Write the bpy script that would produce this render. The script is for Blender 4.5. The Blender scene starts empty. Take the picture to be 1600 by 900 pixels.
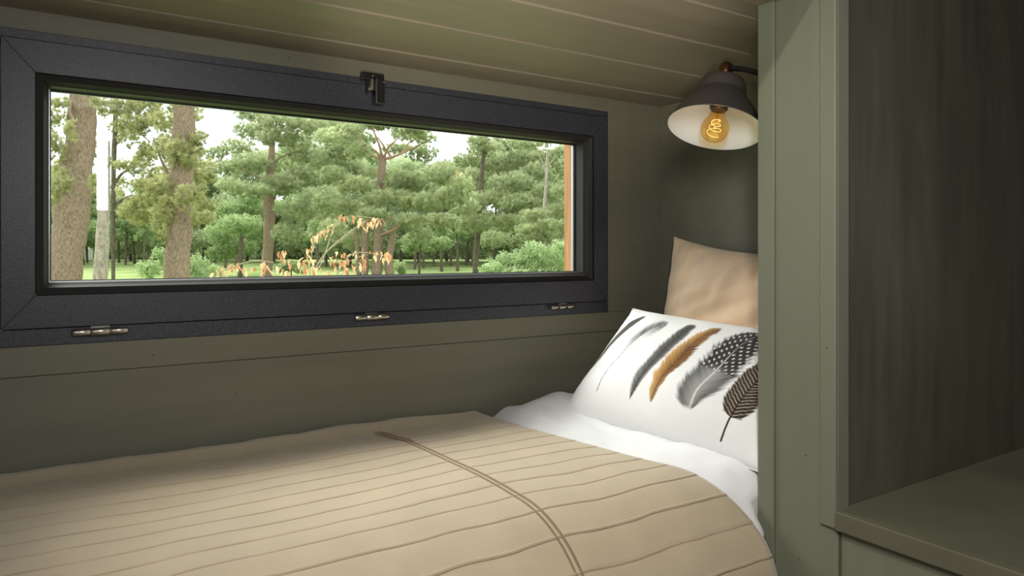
import bpy, bmesh, math, random
import numpy as np
from mathutils import Vector, Matrix, noise

random.seed(7)
RNG = np.random.default_rng(7)
scn = bpy.context.scene
COL = scn.collection

D = 1.6            # camera to window wall (metres)
H = 1.0            # eye height above the floor
FX, FY = 0.5402, 0.8415      # camera heading (unit vector on the floor plan)
FPX = 1100.0                 # focal length in pixels of the 1600 px frame

# ------------------------------------------------------------------ camera
cam_d = bpy.data.cameras.new('camera')
cam_d.sensor_width = 36.0
cam_d.lens = 36.0 * FPX / 1600.0
cam_d.shift_y = -56.0 / 1600.0
cam_d.clip_start = 0.02
cam_d.clip_end = 500
cam = bpy.data.objects.new('camera', cam_d)
COL.objects.link(cam)
cam.location = (0, 0, H)
cam.rotation_euler = (math.radians(90), 0, -math.atan2(FX, FY))
scn.camera = cam

# ------------------------------------------------------------------ world, lights, exposure
scn.view_settings.view_transform = 'Standard'
scn.view_settings.look = 'None'
scn.view_settings.gamma = 1
scn.view_settings.use_curve_mapping = False
scn.view_settings.exposure = 0.0
W = bpy.data.worlds.new('overcast_sky')
scn.world = W
W.use_nodes = True
wn, wl = W.node_tree.nodes, W.node_tree.links
bgn = wn['Background']
tcw = wn.new('ShaderNodeTexCoord')
nz = wn.new('ShaderNodeTexNoise'); nz.inputs['Scale'].default_value = 2.2; nz.inputs['Detail'].default_value = 5
cr = wn.new('ShaderNodeValToRGB')
cr.color_ramp.elements[0].position = .35; cr.color_ramp.elements[0].color = (.80, .86, .92, 1)
cr.color_ramp.elements[1].position = .65; cr.color_ramp.elements[1].color = (1, 1, 1, 1)
wl.new(tcw.outputs['Generated'], nz.inputs['Vector'])
wl.new(nz.outputs['Fac'], cr.inputs['Fac'])
wl.new(cr.outputs['Color'], bgn.inputs['Color'])
bgn.inputs['Strength'].default_value = 2.7

def light(name, kind, loc, target, energy, color=(1, 1, 1), **kw):
    l = bpy.data.lights.new(name, kind)
    l.energy = energy; l.color = color
    for k, v in kw.items(): setattr(l, k, v)
    o = bpy.data.objects.new(name, l); COL.objects.link(o)
    o.location = loc
    o.rotation_euler = (Vector(target) - Vector(loc)).to_track_quat('-Z', 'Y').to_euler()
    return o

light('sun', 'SUN', (-4, 12, 14), (-4 + 3.0, 12 - 8.0, 14 - 9.0), 5.8, (1, .98, .93), angle=math.radians(34))
light('ceiling_downlight', 'SPOT', (-0.22, 0.20, H + 1.09), (0.85, 1.10, H - .42), 56, (1, .93, .82),
      spot_size=math.radians(62), spot_blend=.6, shadow_soft_size=.035)
light('strip_lamp', 'AREA', (0.143, 0.04, H + .335), (1.25, 1.0, H + .335), 10, (1, .97, .92),
      shape='RECTANGLE', size=.06, size_y=.33)
light('uplight', 'SPOT', (.16, .28, H - .10), (.76, 1.12, H + .453), 38, (1, .90, .74),
      spot_size=math.radians(44), spot_blend=.6, shadow_soft_size=.03)
light('room_fill', 'AREA', (-.85, -.9, H + .35), (.5, 1.4, H), 9, (.82, .9, 1),
      shape='RECTANGLE', size=1.0, size_y=1.3)  # unseen bluish fill, added for ambient light and sheen on the window frame

# ------------------------------------------------------------------ helpers
def at(u, v, t):
    """world point of the ray through (u, v) at depth t metres"""
    a = (u - 800) / FPX; b = (394 - v) / FPX
    return Vector((t * (FX + a * FY), t * (FY - a * FX), H + t * b))

def tag(o, label=None, cat=None, group=None, kind=None):
    if label: o['label'] = label
    if cat: o['category'] = cat
    if group: o['group'] = group
    if kind: o['kind'] = kind
    return o

def empty(name, loc=(0, 0, 0), parent=None):
    o = bpy.data.objects.new(name, None); COL.objects.link(o)
    o.location = loc; o.empty_display_size = .1
    if parent: o.parent = parent
    return o

def link(name, me, mat=None, parent=None):
    o = bpy.data.objects.new(name, me); COL.objects.link(o)
    if mat and not me.materials: me.materials.append(mat)
    if parent:
        o.parent = parent
        # parts are modelled in world space: undo the parent's own offset
        w = Vector((0, 0, 0)); p = parent
        while p is not None: w += p.location; p = p.parent
        o.location = -w
    return o

def from_bm(name, bm, mat=None, parent=None, smooth=False):
    me = bpy.data.meshes.new(name)
    bmesh.ops.recalc_face_normals(bm, faces=bm.faces)
    bm.to_mesh(me); bm.free()
    if smooth:
        for p in me.polygons: p.use_smooth = True
    return link(name, me, mat, parent)

def from_np(name, V, F, mat=None, parent=None, smooth=False, colors=None, cname='tint'):
    """V (n,3), F (m,k) arrays"""
    me = bpy.data.meshes.new(name)
    n, m, k = len(V), len(F), F.shape[1]
    me.vertices.add(n); me.vertices.foreach_set('co', np.ascontiguousarray(V, np.float32).ravel())
    me.loops.add(m * k); me.loops.foreach_set('vertex_index', np.ascontiguousarray(F, np.int32).ravel())
    me.polygons.add(m); me.polygons.foreach_set('loop_start', np.arange(0, m * k, k, dtype=np.int32))
    me.update(calc_edges=True)
    if smooth: me.polygons.foreach_set('use_smooth', np.ones(m, bool))
    if colors is not None:
        ca = me.color_attributes.new(cname, 'FLOAT_COLOR', 'POINT')
        c4 = np.ones((n, 4), np.float32); c4[:, :colors.shape[1]] = colors
        ca.data.foreach_set('color', c4.ravel())
    return link(name, me, mat, parent)

def box_bm(bm, x0, x1, y0, y1, z0, z1, bev=0.0, seg=2):
    b2 = bmesh.new()
    bmesh.ops.create_cube(b2, size=1)
    for v in b2.verts:
        v.co = ((x0 + x1) / 2 + v.co.x * (x1 - x0), (y0 + y1) / 2 + v.co.y * (y1 - y0), (z0 + z1) / 2 + v.co.z * (z1 - z0))
    if bev > 0:
        bmesh.ops.bevel(b2, geom=b2.edges[:], offset=bev, segments=seg, affect='EDGES', profile=.5)
    tmp = bpy.data.meshes.new('tmp'); b2.to_mesh(tmp); b2.free()
    bm.from_mesh(tmp); bpy.data.meshes.remove(tmp)

def box(name, x0, x1, y0, y1, z0, z1, mat=None, parent=None, bev=0.0, seg=2):
    bm = bmesh.new(); box_bm(bm, x0, x1, y0, y1, z0, z1, bev, seg)
    return from_bm(name, bm, mat, parent)

def prism(name, pts, axis, a0, a1, mat=None, parent=None, bev=0):
    """extrude polygon pts (2D in the other two axes, in xyz order) along axis from a0 to a1"""
    bm = bmesh.new()
    def mk(p, a):
        if axis == 'x': return (a, p[0], p[1])
        if axis == 'y': return (p[0], a, p[1])
        return (p[0], p[1], a)
    A = [bm.verts.new(mk(p, a0)) for p in pts]; B = [bm.verts.new(mk(p, a1)) for p in pts]
    bm.faces.new(A); bm.faces.new(B[::-1])
    for i in range(len(pts)):
        j = (i + 1) % len(pts); bm.faces.new((A[i], B[i], B[j], A[j]))
    if bev: bmesh.ops.bevel(bm, geom=bm.edges[:], offset=bev, segments=2, affect='EDGES')
    return from_bm(name, bm, mat, parent)

def quad_loft(name, P, Q, mat=None, parent=None):
    """solid between polygon P and polygon Q (3D points)"""
    bm = bmesh.new()
    A = [bm.verts.new(p) for p in P]; B = [bm.verts.new(q) for q in Q]
    bm.faces.new(A); bm.faces.new(B[::-1])
    for i in range(len(P)):
        j = (i + 1) % len(P); bm.faces.new((A[i], B[i], B[j], A[j]))
    return from_bm(name, bm, mat, parent)

def tube_np(pts, rad, seg=8, wob=0.0):
    """tube along pts; returns V, F(quads)"""
    pts = [Vector(p) for p in pts]; V = []; F = []
    n = len(pts); up = Vector((.13, .21, 1)).normalized()
    for i, p in enumerate(pts):
        tg = (pts[min(i + 1, n - 1)] - pts[max(i - 1, 0)]).normalized()
        s = tg.cross(up)
        if s.length < 1e-3: s = tg.cross(Vector((1, 0, 0)))
        s.normalize(); q = tg.cross(s)
        r = rad[i] if hasattr(rad, '__len__') else rad
        for k in range(seg):
            an = 2 * math.pi * k / seg
            rr = r
            if wob: rr *= 1 + wob * noise.noise(Vector((math.cos(an) * 1.3 + p.x * 3, math.sin(an) * 1.3 + p.y * 3, p.z * 2.5)))
            V.append(p + (s * math.cos(an) + q * math.sin(an)) * rr)
    for i in range(n - 1):
        for k in range(seg):
            k2 = (k + 1) % seg
            F.append((i * seg + k, i * seg + k2, (i + 1) * seg + k2, (i + 1) * seg + k))
    return np.array([tuple(v) for v in V]), np.array(F)

def smooth_path(pts, n=12):
    pts = [Vector(p) for p in pts]
    if len(pts) < 3:
        return [pts[0].lerp(pts[-1], i / n) for i in range(n + 1)]
    out = []
    for i in range(len(pts) - 1):
        p0 = pts[max(i - 1, 0)]; p1 = pts[i]; p2 = pts[i + 1]; p3 = pts[min(i + 2, len(pts) - 1)]
        for k in range(n):
            t = k / n
            out.append(.5 * ((2 * p1) + (p2 - p0) * t + (2 * p0 - 5 * p1 + 4 * p2 - p3) * t * t + (3 * p1 - p0 - 3 * p2 + p3) * t ** 3))
    out.append(pts[-1])
    return out

def tube(name, pts, rad, mat=None, parent=None, seg=8, n=8, wob=0, smooth=True):
    path = smooth_path(pts, n)
    if hasattr(rad, '__len__'):
        rr = np.interp(np.linspace(0, 1, len(path)), np.linspace(0, 1, len(rad)), rad)
    else: rr = [rad] * len(path)
    V, F = tube_np(path, rr, seg, wob)
    return from_np(name, V, F, mat, parent, smooth)

def join_np(parts):
    Vs = []; Fs = []; o = 0
    for V, F in parts:
        Vs.append(V); Fs.append(F + o); o += len(V)
    return np.concatenate(Vs), np.concatenate(Fs)

def lathe(name, prof, M, mat=None, parent=None, seg=48, smooth=True):
    """prof: list of (r, h); M: 4x4 placing local z axis"""
    V = []; F = []
    for r, h in prof:
        for k in range(seg):
            an = 2 * math.pi * k / seg
            V.append(tuple(M @ Vector((r * math.cos(an), r * math.sin(an), h))))
    for i in range(len(prof) - 1):
        for k in range(seg):
            k2 = (k + 1) % seg
            F.append((i * seg + k, i * seg + k2, (i + 1) * seg + k2, (i + 1) * seg + k))
    return from_np(name, np.array(V), np.array(F), mat, parent, smooth)

# ------------------------------------------------------------------ materials
def material(name, color, rough=.6, metal=0.0, spec=.5):
    m = bpy.data.materials.new(name); m.use_nodes = True
    b = m.node_tree.nodes['Principled BSDF']
    b.inputs['Base Color'].default_value = (*color, 1)
    b.inputs['Roughness'].default_value = rough
    b.inputs['Metallic'].default_value = metal
    b.inputs['Specular IOR Level'].default_value = spec
    return m, m.node_tree.nodes, m.node_tree.links, b

def noise_tex(n, l, scale, detail=4, stretch=(1, 1, 1), rough=.5):
    tc = n.new('ShaderNodeTexCoord'); mp = n.new('ShaderNodeMapping')
    mp.inputs['Scale'].default_value = stretch
    t = n.new('ShaderNodeTexNoise'); t.inputs['Scale'].default_value = scale
    t.inputs['Detail'].default_value = detail; t.inputs['Roughness'].default_value = rough
    l.new(tc.outputs['Object'], mp.inputs['Vector']); l.new(mp.outputs['Vector'], t.inputs['Vector'])
    return t

def ramp(n, l, src, stops):
    r = n.new('ShaderNodeValToRGB')
    while len(r.color_ramp.elements) < len(stops): r.color_ramp.elements.new(.5)
    for e, (p, c) in zip(r.color_ramp.elements, stops): e.position = p; e.color = (*c, 1)
    l.new(src, r.inputs['Fac'])
    return r

def bump(n, l, b, src, strength=.2, dist=.002):
    k = n.new('ShaderNodeBump'); k.inputs['Strength'].default_value = strength; k.inputs['Distance'].default_value = dist
    l.new(src, k.inputs['Height']); l.new(k.outputs['Normal'], b.inputs['Normal'])
    return k

def paint(name, c, var=.12, stretch=(1, 1, 1), scale=9, rough=.55, bs=.12, spec=.4):
    m, n, l, b = material(name, c, rough, spec=spec)
    t = noise_tex(n, l, scale, 6, stretch, .6)
    r = ramp(n, l, t.outputs['Fac'], [(.3, tuple(x * (1 - var) for x in c)), (.7, tuple(x * (1 + var) for x in c))])
    l.new(r.outputs['Color'], b.inputs['Base Color'])
    t2 = noise_tex(n, l, 60, 4, stretch)
    bump(n, l, b, t2.outputs['Fac'], bs, .001)
    return m

OL = (.160, .154, .110)
M_wall = paint('olive_paint_horizontal', OL, .10, (.25, 2, 3), 7)
M_post = paint('olive_paint_vertical', (.155, .163, .116), .06, (3, 3, .3), 6)
M_ceil = paint('olive_paint_ceiling', (.235, .200, .152), .08, (.3, 3, 1), 6)
M_shelf = paint('olive_paint_shelf', (.108, .105, .072), .16, (1.2, 1, 1), 5, .45)
M_seam = paint('dark_gap', (.02, .02, .015), .05)

def make_niche():
    m, n, l, b = material('stained_panel', (.09, .09, .07), .5)
    t = noise_tex(n, l, 5, 8, (4.5, 4.5, .55), .65)
    t2 = noise_tex(n, l, 1.6, 3, (1.2, 1.2, .8), .5)
    mx = n.new('ShaderNodeMix'); mx.data_type = 'FLOAT'; mx.inputs['Factor'].default_value = .5
    l.new(t.outputs['Fac'], mx.inputs['A']); l.new(t2.outputs['Fac'], mx.inputs['B'])
    r = ramp(n, l, mx.outputs['Result'], [(.36, (.056, .053, .037)), (.5, (.088, .083, .056)), (.66, (.124, .117, .080))])
    l.new(r.outputs['Color'], b.inputs['Base Color'])
    bump(n, l, b, t.outputs['Fac'], .08, .001)
    return m
M_niche = make_niche()

def make_frame():
    m, n, l, b = material('charcoal_powder_coat', (.036, .037, .046), .42)
    t = noise_tex(n, l, 420, 3)
    bump(n, l, b, t.outputs['Fac'], .22, .0010)
    r = ramp(n, l, t.outputs['Fac'], [(.36, (.020, .0205, .027)), (.66, (.062, .065, .083))])
    l.new(r.outputs['Color'], b.inputs['Base Color'])
    return m
M_frame = make_frame()
M_bead = material('dark_brown_bead', (.022, .020, .019), .55, spec=.22)[0]
M_gasket = material('black_gasket', (.012, .012, .013), .5)[0]
M_spacer = material('aluminium_spacer', (.45, .47, .5), .35, .9)[0]
M_steel = material('brushed_steel', (.62, .58, .52), .28, 1)[0]
M_hinge = material('dull_steel', (.22, .21, .19), .4, 1)[0]
M_black = material('black_enamel', (.012, .012, .014), .25)[0]
M_nail = material('nail_metal', (.03, .028, .022), .4)[0]

def make_glass():
    m = bpy.data.materials.new('window_glass'); m.use_nodes = True
    n, l = m.node_tree.nodes, m.node_tree.links
    n.remove(n['Principled BSDF'])
    tr = n.new('ShaderNodeBsdfTransparent'); tr.inputs['Color'].default_value = (.97, .985, .97, 1)
    gl = n.new('ShaderNodeBsdfGlossy'); gl.inputs['Roughness'].default_value = .0
    lw = n.new('ShaderNodeLayerWeight'); lw.inputs['Blend'].default_value = .5
    pw = n.new('ShaderNodeMath'); pw.operation = 'POWER'; pw.inputs[1].default_value = 5.0
    l.new(lw.outputs['Facing'], pw.inputs[0])
    fr = n.new('ShaderNodeMath'); fr.operation = 'MULTIPLY_ADD'; fr.inputs[1].default_value = .9; fr.inputs[2].default_value = .04
    l.new(pw.outputs[0], fr.inputs[0])
    mx = n.new('ShaderNodeMixShader')
    l.new(fr.outputs[0], mx.inputs['Fac']); l.new(tr.outputs[0], mx.inputs[1]); l.new(gl.outputs[0], mx.inputs[2])
    l.new(mx.outputs[0], n['Material Output'].inputs['Surface'])
    return m
M_glass = make_glass()

def make_wood(name, c0, c1, stretch, scale=6):
    m, n, l, b = material(name, c1, .65)
    t = noise_tex(n, l, scale, 6, stretch, .6)
    r = ramp(n, l, t.outputs['Fac'], [(.3, c0), (.7, c1)])
    l.new(r.outputs['Color'], b.inputs['Base Color']); bump(n, l, b, t.outputs['Fac'], .2, .002)
    return m
M_cedar = make_wood('orange_timber', (.30, .13, .045), (.52, .26, .10), (14, 14, .8))

def fabric(name, c, var=.06, weave=700, rough=.9, attr=None, bs=.25, sheen=.25):
    m, n, l, b = material(name, c, rough, spec=.2)
    t = noise_tex(n, l, 14, 5)
    r = ramp(n, l, t.outputs['Fac'], [(.3, tuple(x * (1 - var) for x in c)), (.7, tuple(x * (1 + var) for x in c))])
    out = r.outputs['Color']
    if attr:
        a = n.new('ShaderNodeVertexColor'); a.layer_name = attr
        mx = n.new('ShaderNodeMix'); mx.data_type = 'RGBA'; mx.blend_type = 'MULTIPLY'; mx.inputs['Factor'].default_value = 1
        l.new(out, mx.inputs['A']); l.new(a.outputs['Color'], mx.inputs['B']); out = mx.outputs['Result']
    l.new(out, b.inputs['Base Color'])
    w = noise_tex(n, l, weave, 2)
    bump(n, l, b, w.outputs['Fac'], bs, .0006)
    b.inputs['Sheen Weight'].default_value = sheen
    return m
M_blanket = fabric('tan_cotton', (.45, .375, .262), .05, 500, attr='stitch')
M_cord = fabric('tan_cord', (.22, .155, .095), .08, 900)
M_sheet = fabric('white_cotton', (.68, .69, .70), .02, 600, .85, bs=.08)
M_tanpil = fabric('beige_sateen', (.64, .47, .315), .04, 700, .7, bs=.1)
M_print = fabric('printed_white_cotton', (.77, .778, .78), .01, 700, .85, attr='print', bs=.08)

# ------------------------------------------------------------------ the room
zt = H - .262 * D            # top of the made bed
ZC = H + .2835 * D           # underside of the bunk above
XE = .987 * D                # head end wall
XC = .68 * D                 # cabinet front plane
YC = .530 * D                # cabinet face towards the bed
YO = D + .11                 # outside face of the window wall
X0, X1, Y0, ZR = -1.75, 2.1, -.98, H + 1.42

tag(box('floor', X0, X1, Y0, D + .11, -.06, 0, make_wood('floor_planks', (.12, .08, .05), (.22, .15, .09), (.6, 8, 1), 4)), kind='structure')
tag(box('ceiling', X0, X1, Y0, YO, ZR, ZR + .06, M_ceil), 'olive painted ceiling of the cabin above the bunks', kind='structure')
tag(box('wall_left', X0 - .06, X0, Y0, YO, 0, ZR, M_wall), kind='structure')
tag(box('wall_front', X0, X1, Y0 - .06, Y0, 0, ZR, M_wall), kind='structure')
tag(box('wall_right', XE, XE + .05, YC - .03, YO, 0, ZR, M_wall), kind='structure')

# window wall: separate painted boards around the opening
wb = tag(empty('wall_back', (0, D, 0)), kind='structure')
zj = H - .1458 * D
wx0, wx1 = -.0745 * D, .8516 * D
wz0, wz1 = H - .110 * D, H + .259 * D
box('wall_board', X0, XE, D + .004, YO, 0, zj - .0012, M_wall, wb, .0015)
box('wall_board', X0, .8915 * D, D, YO, zj, wz0 - .001, M_wall, wb, .0015)
box('wall_board', wx1 + .0015, .8915 * D, D, YO, wz0 - .0008, ZR - .001, M_wall, wb, .0015)
box('wall_board', .8915 * D + .0008, XE, D + .001, YO, zj, ZR - .001, M_wall, wb, .0015)
box('wall_board', X0, wx1 + .001, D, YO, wz1 + .001, ZR - .001, M_wall, wb, .0015)
box('wall_board', X0, wx0 - .001, D, YO, wz0 - .0008, wz1 + .0008, M_wall, wb, .0015)

# underside of the bunk above: boards running along the bed
ce = tag(empty('ceiling', (0, .75 * D, ZC)), 'boarded underside of the bunk above the bed', kind='structure')
seams = [1.0, .926, .853, .793, .726, .665, .610, .559, .531, .46]
for i in range(len(seams) - 1):
    y1, y0 = seams[i] * D, seams[i + 1] * D
    dz = .0025 if i % 2 else 0
    bm = bmesh.new()
    g = .0016
    c = .004 if i % 2 == 0 else .0025
    y0 += g; 
    if i: y1 -= 0
    P = [(y0, ZC + dz + c), (y0 + c, ZC + dz), (y1 - c * .6, ZC + dz), (y1, ZC + dz + c * .6), (y1, ZC + .022), (y0, ZC + .022)]
    bm.free()
    prism('ceiling_board', P, 'x', X0, XE - .001 if seams[i + 1] > .52 else XC - .002, M_ceil, ce)
box('bunk_deck', X0, XE, .46 * D, D, ZC + .0225, ZC + .14, M_ceil, ce)
box('bunk_edge_board', X0, XC - .001, .45 * D, .4595 * D, ZC - .0, ZC + .20, M_post, ce, .002)

# ------------------------------------------------------------------ window
win = tag(empty('window_1', ((wx0 + wx1) / 2, D, wz0)), 'long charcoal framed top-hung window above the bed', kind='structure')
fy = D - .004                    # front of fixed frame
sy = D - .010                    # front of sash
sx0, sx1 = -.057 * D, .8435 * D  # sash outer
sz0, sz1 = H - .0892 * D, H + .2477 * D
bx0, bx1 = -.0239 * D, .814 * D  # bead outer
bz0, bz1 = H - .0505 * D, H + .210 * D
gy = D + .052 * D / 1.5          # glass plane
bw = .0187 * D / 1.5
gx0, gx1, gz0, gz1 = bx0 + bw, bx1 - bw, bz0 + bw * 1.1, bz1 - bw * .85

def rails(name, o, i, yf, yb, mat, parent, g=.0006, chamf=0.0):
    """four mitred rails between outer rect o and inner rect i (x0,x1,z0,z1)"""
    ox0, ox1, oz0, oz1 = o; ix0, ix1, iz0, iz1 = i
    for quad in ([(ox0 + g, oz0), (ox1 - g, oz0), (ix1 - g, iz0), (ix0 + g, iz0)],
                 [(ox1, oz0 + g), (ox1, oz1 - g), (ix1, iz1 - g), (ix1, iz0 + g)],
                 [(ox1 - g, oz1), (ox0 + g, oz1), (ix0 + g, iz1), (ix1 - g, iz1)],
                 [(ox0, oz1 - g), (ox0, oz0 + g), (ix0, iz0 + g), (ix0, iz1 - g)]):
        bm = bmesh.new()
        A = [bm.verts.new((x, yf, z)) for x, z in quad]; B = [bm.verts.new((x, yb, z)) for x, z in quad]
        bm.faces.new(A); bm.faces.new(B[::-1])
        for k in range(4): bm.faces.new((A[k], B[k], B[(k + 1) % 4], A[(k + 1) % 4]))
        fe = [e for e in bm.edges if e.verts[0] in A and e.verts[1] in A]
        bmesh.ops.bevel(bm, geom=fe, offset=.0012, segments=2, affect='EDGES')
        from_bm(name, bm, mat, parent)

rails('frame_rail', (wx0, wx1, wz0, wz1), (sx0 - .0025, sx1 + .0025, sz0 - .0025, sz1 + .0025), fy, D + .07, M_frame, win)
rails('sash_rail', (sx0, sx1, sz0, sz1), (bx0 - .0012, bx1 + .0012, bz0 - .0012, bz1 + .0012), sy, D + .06, M_frame, win)
box('gap_seal', sx0 - .01, sx1 + .01, D + .03, D + .034, sz0 - .003, sz0 + .002, M_gasket, win)
# sloping glazing beads: stepped section from the sash face down to the glass
steps = [(0.0, 0.0), (.0, .0035), (.003, .005), (.012, .010), (.016, .018), (bw, .024), (bw, gy - sy - .004)]
def bead_rail(side):
    bm = bmesh.new(); rows = []
    for (ins, dep) in steps:
        y = sy + .001 + dep
        zin0, zin1 = bz0 + ins * (gz0 - bz0) / bw, bz1 - ins * (bz1 - gz1) / bw
        xin0, xin1 = bx0 + ins, bx1 - ins
        e = {'b': ((xin0, y, zin0), (xin1, y, zin0)), 't': ((xin0, y, zin1), (xin1, y, zin1)),
             'l': ((xin0, y, zin0), (xin0, y, zin1)), 'r': ((xin1, y, zin0), (xin1, y, zin1))}[side]
        rows.append([bm.verts.new(p) for p in e])
    y = rows[-1][0].co.y
    e = {'b': ((bx0, y, bz0), (bx1, y, bz0)), 't': ((bx0, y, bz1), (bx1, y, bz1)),
         'l': ((bx0, y, bz0), (bx0, y, bz1)), 'r': ((bx1, y, bz0), (bx1, y, bz1))}[side]
    rows.append([bm.verts.new(p) for p in e])
    for i in range(len(rows)):
        j = (i + 1) % len(rows)
        bm.faces.new((rows[i][0], rows[i][1], rows[j][1], rows[j][0]))
    bm.faces.new([r[0] for r in rows]); bm.faces.new([r[1] for r in rows][::-1])
    from_bm('glazing_bead', bm, M_bead, win)
for s in 'btlr': bead_rail(s)
rails('glass_gasket', (gx0 - .001, gx1 + .001, gz0 - .001, gz1 + .001), (gx0 + .0035, gx1 - .0035, gz0 + .0035, gz1 - .0035), gy - .0045, gy - .0005, M_gasket, win)
rails('glass_spacer', (gx0 - .003, gx1 + .003, gz0 - .003, gz1 + .003), (gx0 + .0025, gx1 - .0025, gz0 + .002, gz1 - .002), gy + .004, gy + .012, M_spacer, win)
box('ledge_glint', gx0 - .001, gx1 + .001, gy - .014, gy - .006, gz0 - .001, gz0 + .0016, M_spacer, win)  # pale metal strips added to stand in for skylight glinting on the bead ledge
box('ledge_glint', gx0 - .001, gx0 + .0012, gy - .010, gy - .006, gz0 + .0016, gz1, M_spacer, win)
box('pane', gx0 - .004, gx1 + .004, gy, gy + .004, gz0 - .004, gz1 + .004, M_glass, win)
# outside timber lining of the opening
jy0, jy1 = gy + .014, 1.714
tj = gx1 + .006
box('timber_jamb', tj, tj + .025, jy0, jy1, gz0 - .03, gz1 + .04, M_cedar, win, .001)
box('timber_jamb', gx0 - .06, gx0 - .035, jy0, jy1, gz0 - .03, gz1 + .04, M_cedar, win, .001)
box('timber_head', gx0 - .06, gx1 + .031, jy0, jy1, gz1 + .0405, gz1 + .065, M_cedar, win, .001)
box('timber_sill', gx0 - .06, gx1 + .031, jy0, jy1, gz0 - .055, gz0 - .0305, M_cedar, win, .001)

def hinge(xc, zc, L, s):
    h = empty('hinge', (0, 0, 0), win); h.location = Vector((xc, sy, zc)) - win.location
    r = .0072 * s
    X = Matrix.Rotation(math.radians(90), 4, 'Y')
    T = Matrix.Translation((xc, sy - r * .7, zc)) @ X
    def barrel(a, b, rr, nm):
        c = min(.0012, (b - a) / 5)
        lathe(nm, [(0, a), (rr - c, a), (rr, a + c), (rr, b - c), (rr - c, b), (0, b)], T, M_steel, h, 20)
    barrel(-L / 2, -L * .172, r * .94, 'hinge_barrel')
    barrel(L * .172, L / 2, r * .94, 'hinge_barrel')
    barrel(-L * .168, L * .168, r * 1.06, 'hinge_knuckle')
    box('hinge_plate', xc - L * .175, xc + L * .175, sy - .004, sy + .001, zc + r * .4, zc + r * 1.5, M_hinge, h, .0006)
for u, L in ((.0413, .094), (.389, .084), (.742, .082)):
    hinge(u * D, H - .0962 * D, L, 1)

# window catch at the middle of the top rail
lx, lz1, lz0 = .3905 * D, H + .2625 * D, H + .219 * D
la = empty('latch', (0, 0, 0), win); la.location = Vector((lx, sy, lz1)) - win.location
box('latch_bracket', lx - .030, lx + .026, sy - .013, sy + .001, lz1 - .014, lz1 + .004, M_black, la, .002)
prism('latch_cheek', [(sy - .034, lz1 - .012), (sy - .001, lz1 - .012), (sy - .001, lz1 - .040), (sy - .012, lz1 - .052), (sy - .028, lz1 - .030)], 'x', lx - .018, lx - .014, M_black, la, .0008)
box('latch_hook', lx - .004, lx + .019, sy - .034, sy - .008, lz0 - .001, lz1 - .012, M_black, la, .003)
box('latch_pad', lx - .017, lx - .005, sy - .024, sy - .020, lz1 - .04, lz1 - .013, M_steel, la, .001)
for dx, dz in ((-.012, -.009), (-.012, -.021), (.016, -.020)):
    T = Matrix.Translation((lx + dx, sy - .035, lz1 + dz)) @ Matrix.Rotation(math.radians(90), 4, 'X')
    lathe('latch_screw', [(0, -.001), (.0022, -.001), (.0022, .001), (0, .0018)], T, M_steel, la, 10)

# nail heads in the wall boards and cabinet
def nail(x, y, z, ax, parent, r=.0016):
    R = {'y': Matrix.Rotation(math.radians(90), 4, 'X'), 'x': Matrix.Rotation(math.radians(-90), 4, 'Y'), 'z': Matrix()}[ax]
    lathe('nail_head', [(0, -.0004), (r, -.0004), (r * .9, .0005), (0, .0008)], Matrix.Translation((x, y, z)) @ R, M_nail, parent, 8)
for u, z in ((.10, -.131), (.395, -.131), (.69, -.1315), (.86, -.131), (.90, -.13)):
    nail(u * D, D, H + z * D, 'y', wb)
for u, z in ((.20, -.19), (.79, -.184), (.27, .272), (.57, .272)):
    nail(u * D, D + (.004 if z < -.15 else 0), H + z * D, 'y', wb)

# ------------------------------------------------------------------ cabinet on the right
cab = tag(empty('cabinet', (XC + .2, .4 * D, 0)), 'built-in olive cabinet with open niche and shelf at the head of the bed', 'cabinet')
CX1 = 1.22 * D
yS, yT0, yT1 = .5085 * D, .4514 * D, .4325 * D
zs = H - .268 * D               # shelf top
box('side_panel', XC + .004, XE - .001, YC - .022, YC, 0, ZR - .002, M_post, cab, .001)
box('corner_trim', XC - .005, XC + .0035, yS, YC + .0005, .02, ZR - .002, M_post, cab, .0022, 3)
box('stile', XC, XC + .03, yT1 - .0005, yS - .0004, .02, ZR - .002, M_post, cab, .0006)
box('niche_trim', XC - .007, XC + .0305, yT1, yT0, zs - .031, ZR - .002, M_post, cab, .003, 3)
PY = yT1 + .004
box('niche_panel', XC + .031, 1.070 * D, PY, PY + .014, zs - .03, ZR - .002, M_niche, cab, .0006)
box('niche_panel', 1.0705 * D, CX1 + .01, PY + .0005, PY + .0145, zs - .03, ZR - .002, M_niche, cab, .0006)
box('shelf', XC + .0005, CX1, -.30 * D, PY - .0005, zs - .03, zs, M_shelf, cab, .0015)
box('shelf_lip', XC - .012, XC - .0002, -.30 * D, yT1 - .0006, zs - .031, zs + .001, M_shelf, cab, .0025, 3)
box('front_panel', XC + .004, XC + .022, -.30 * D, yT1 - .0030, .02, zs - .032, M_post, cab, .0012)
box('back_panel', CX1, CX1 + .015, -.30 * D, PY, 0, ZR - .002, M_niche, cab)
box('plinth', XC + .03, CX1, -.30 * D, YC - .023, 0, .02, M_seam, cab)
for y, z in ((.479, -.335), (.470, -.22), (.4425, -.10)):
    nail(XC - (.007 if y < .45 else 0), y * D, H + z * D, 'x', cab, .0014)
for x, z in ((.86, .046), (.87, -.19), (1.09, -.125), (.74, -.232)):
    nail(x * D, PY, H + z * D, 'y', cab, .0018)
for x, y in ((.76, .405), (.95, .36)):
    nail(x * D, y * D, zs, 'z', cab, .0018)

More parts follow.
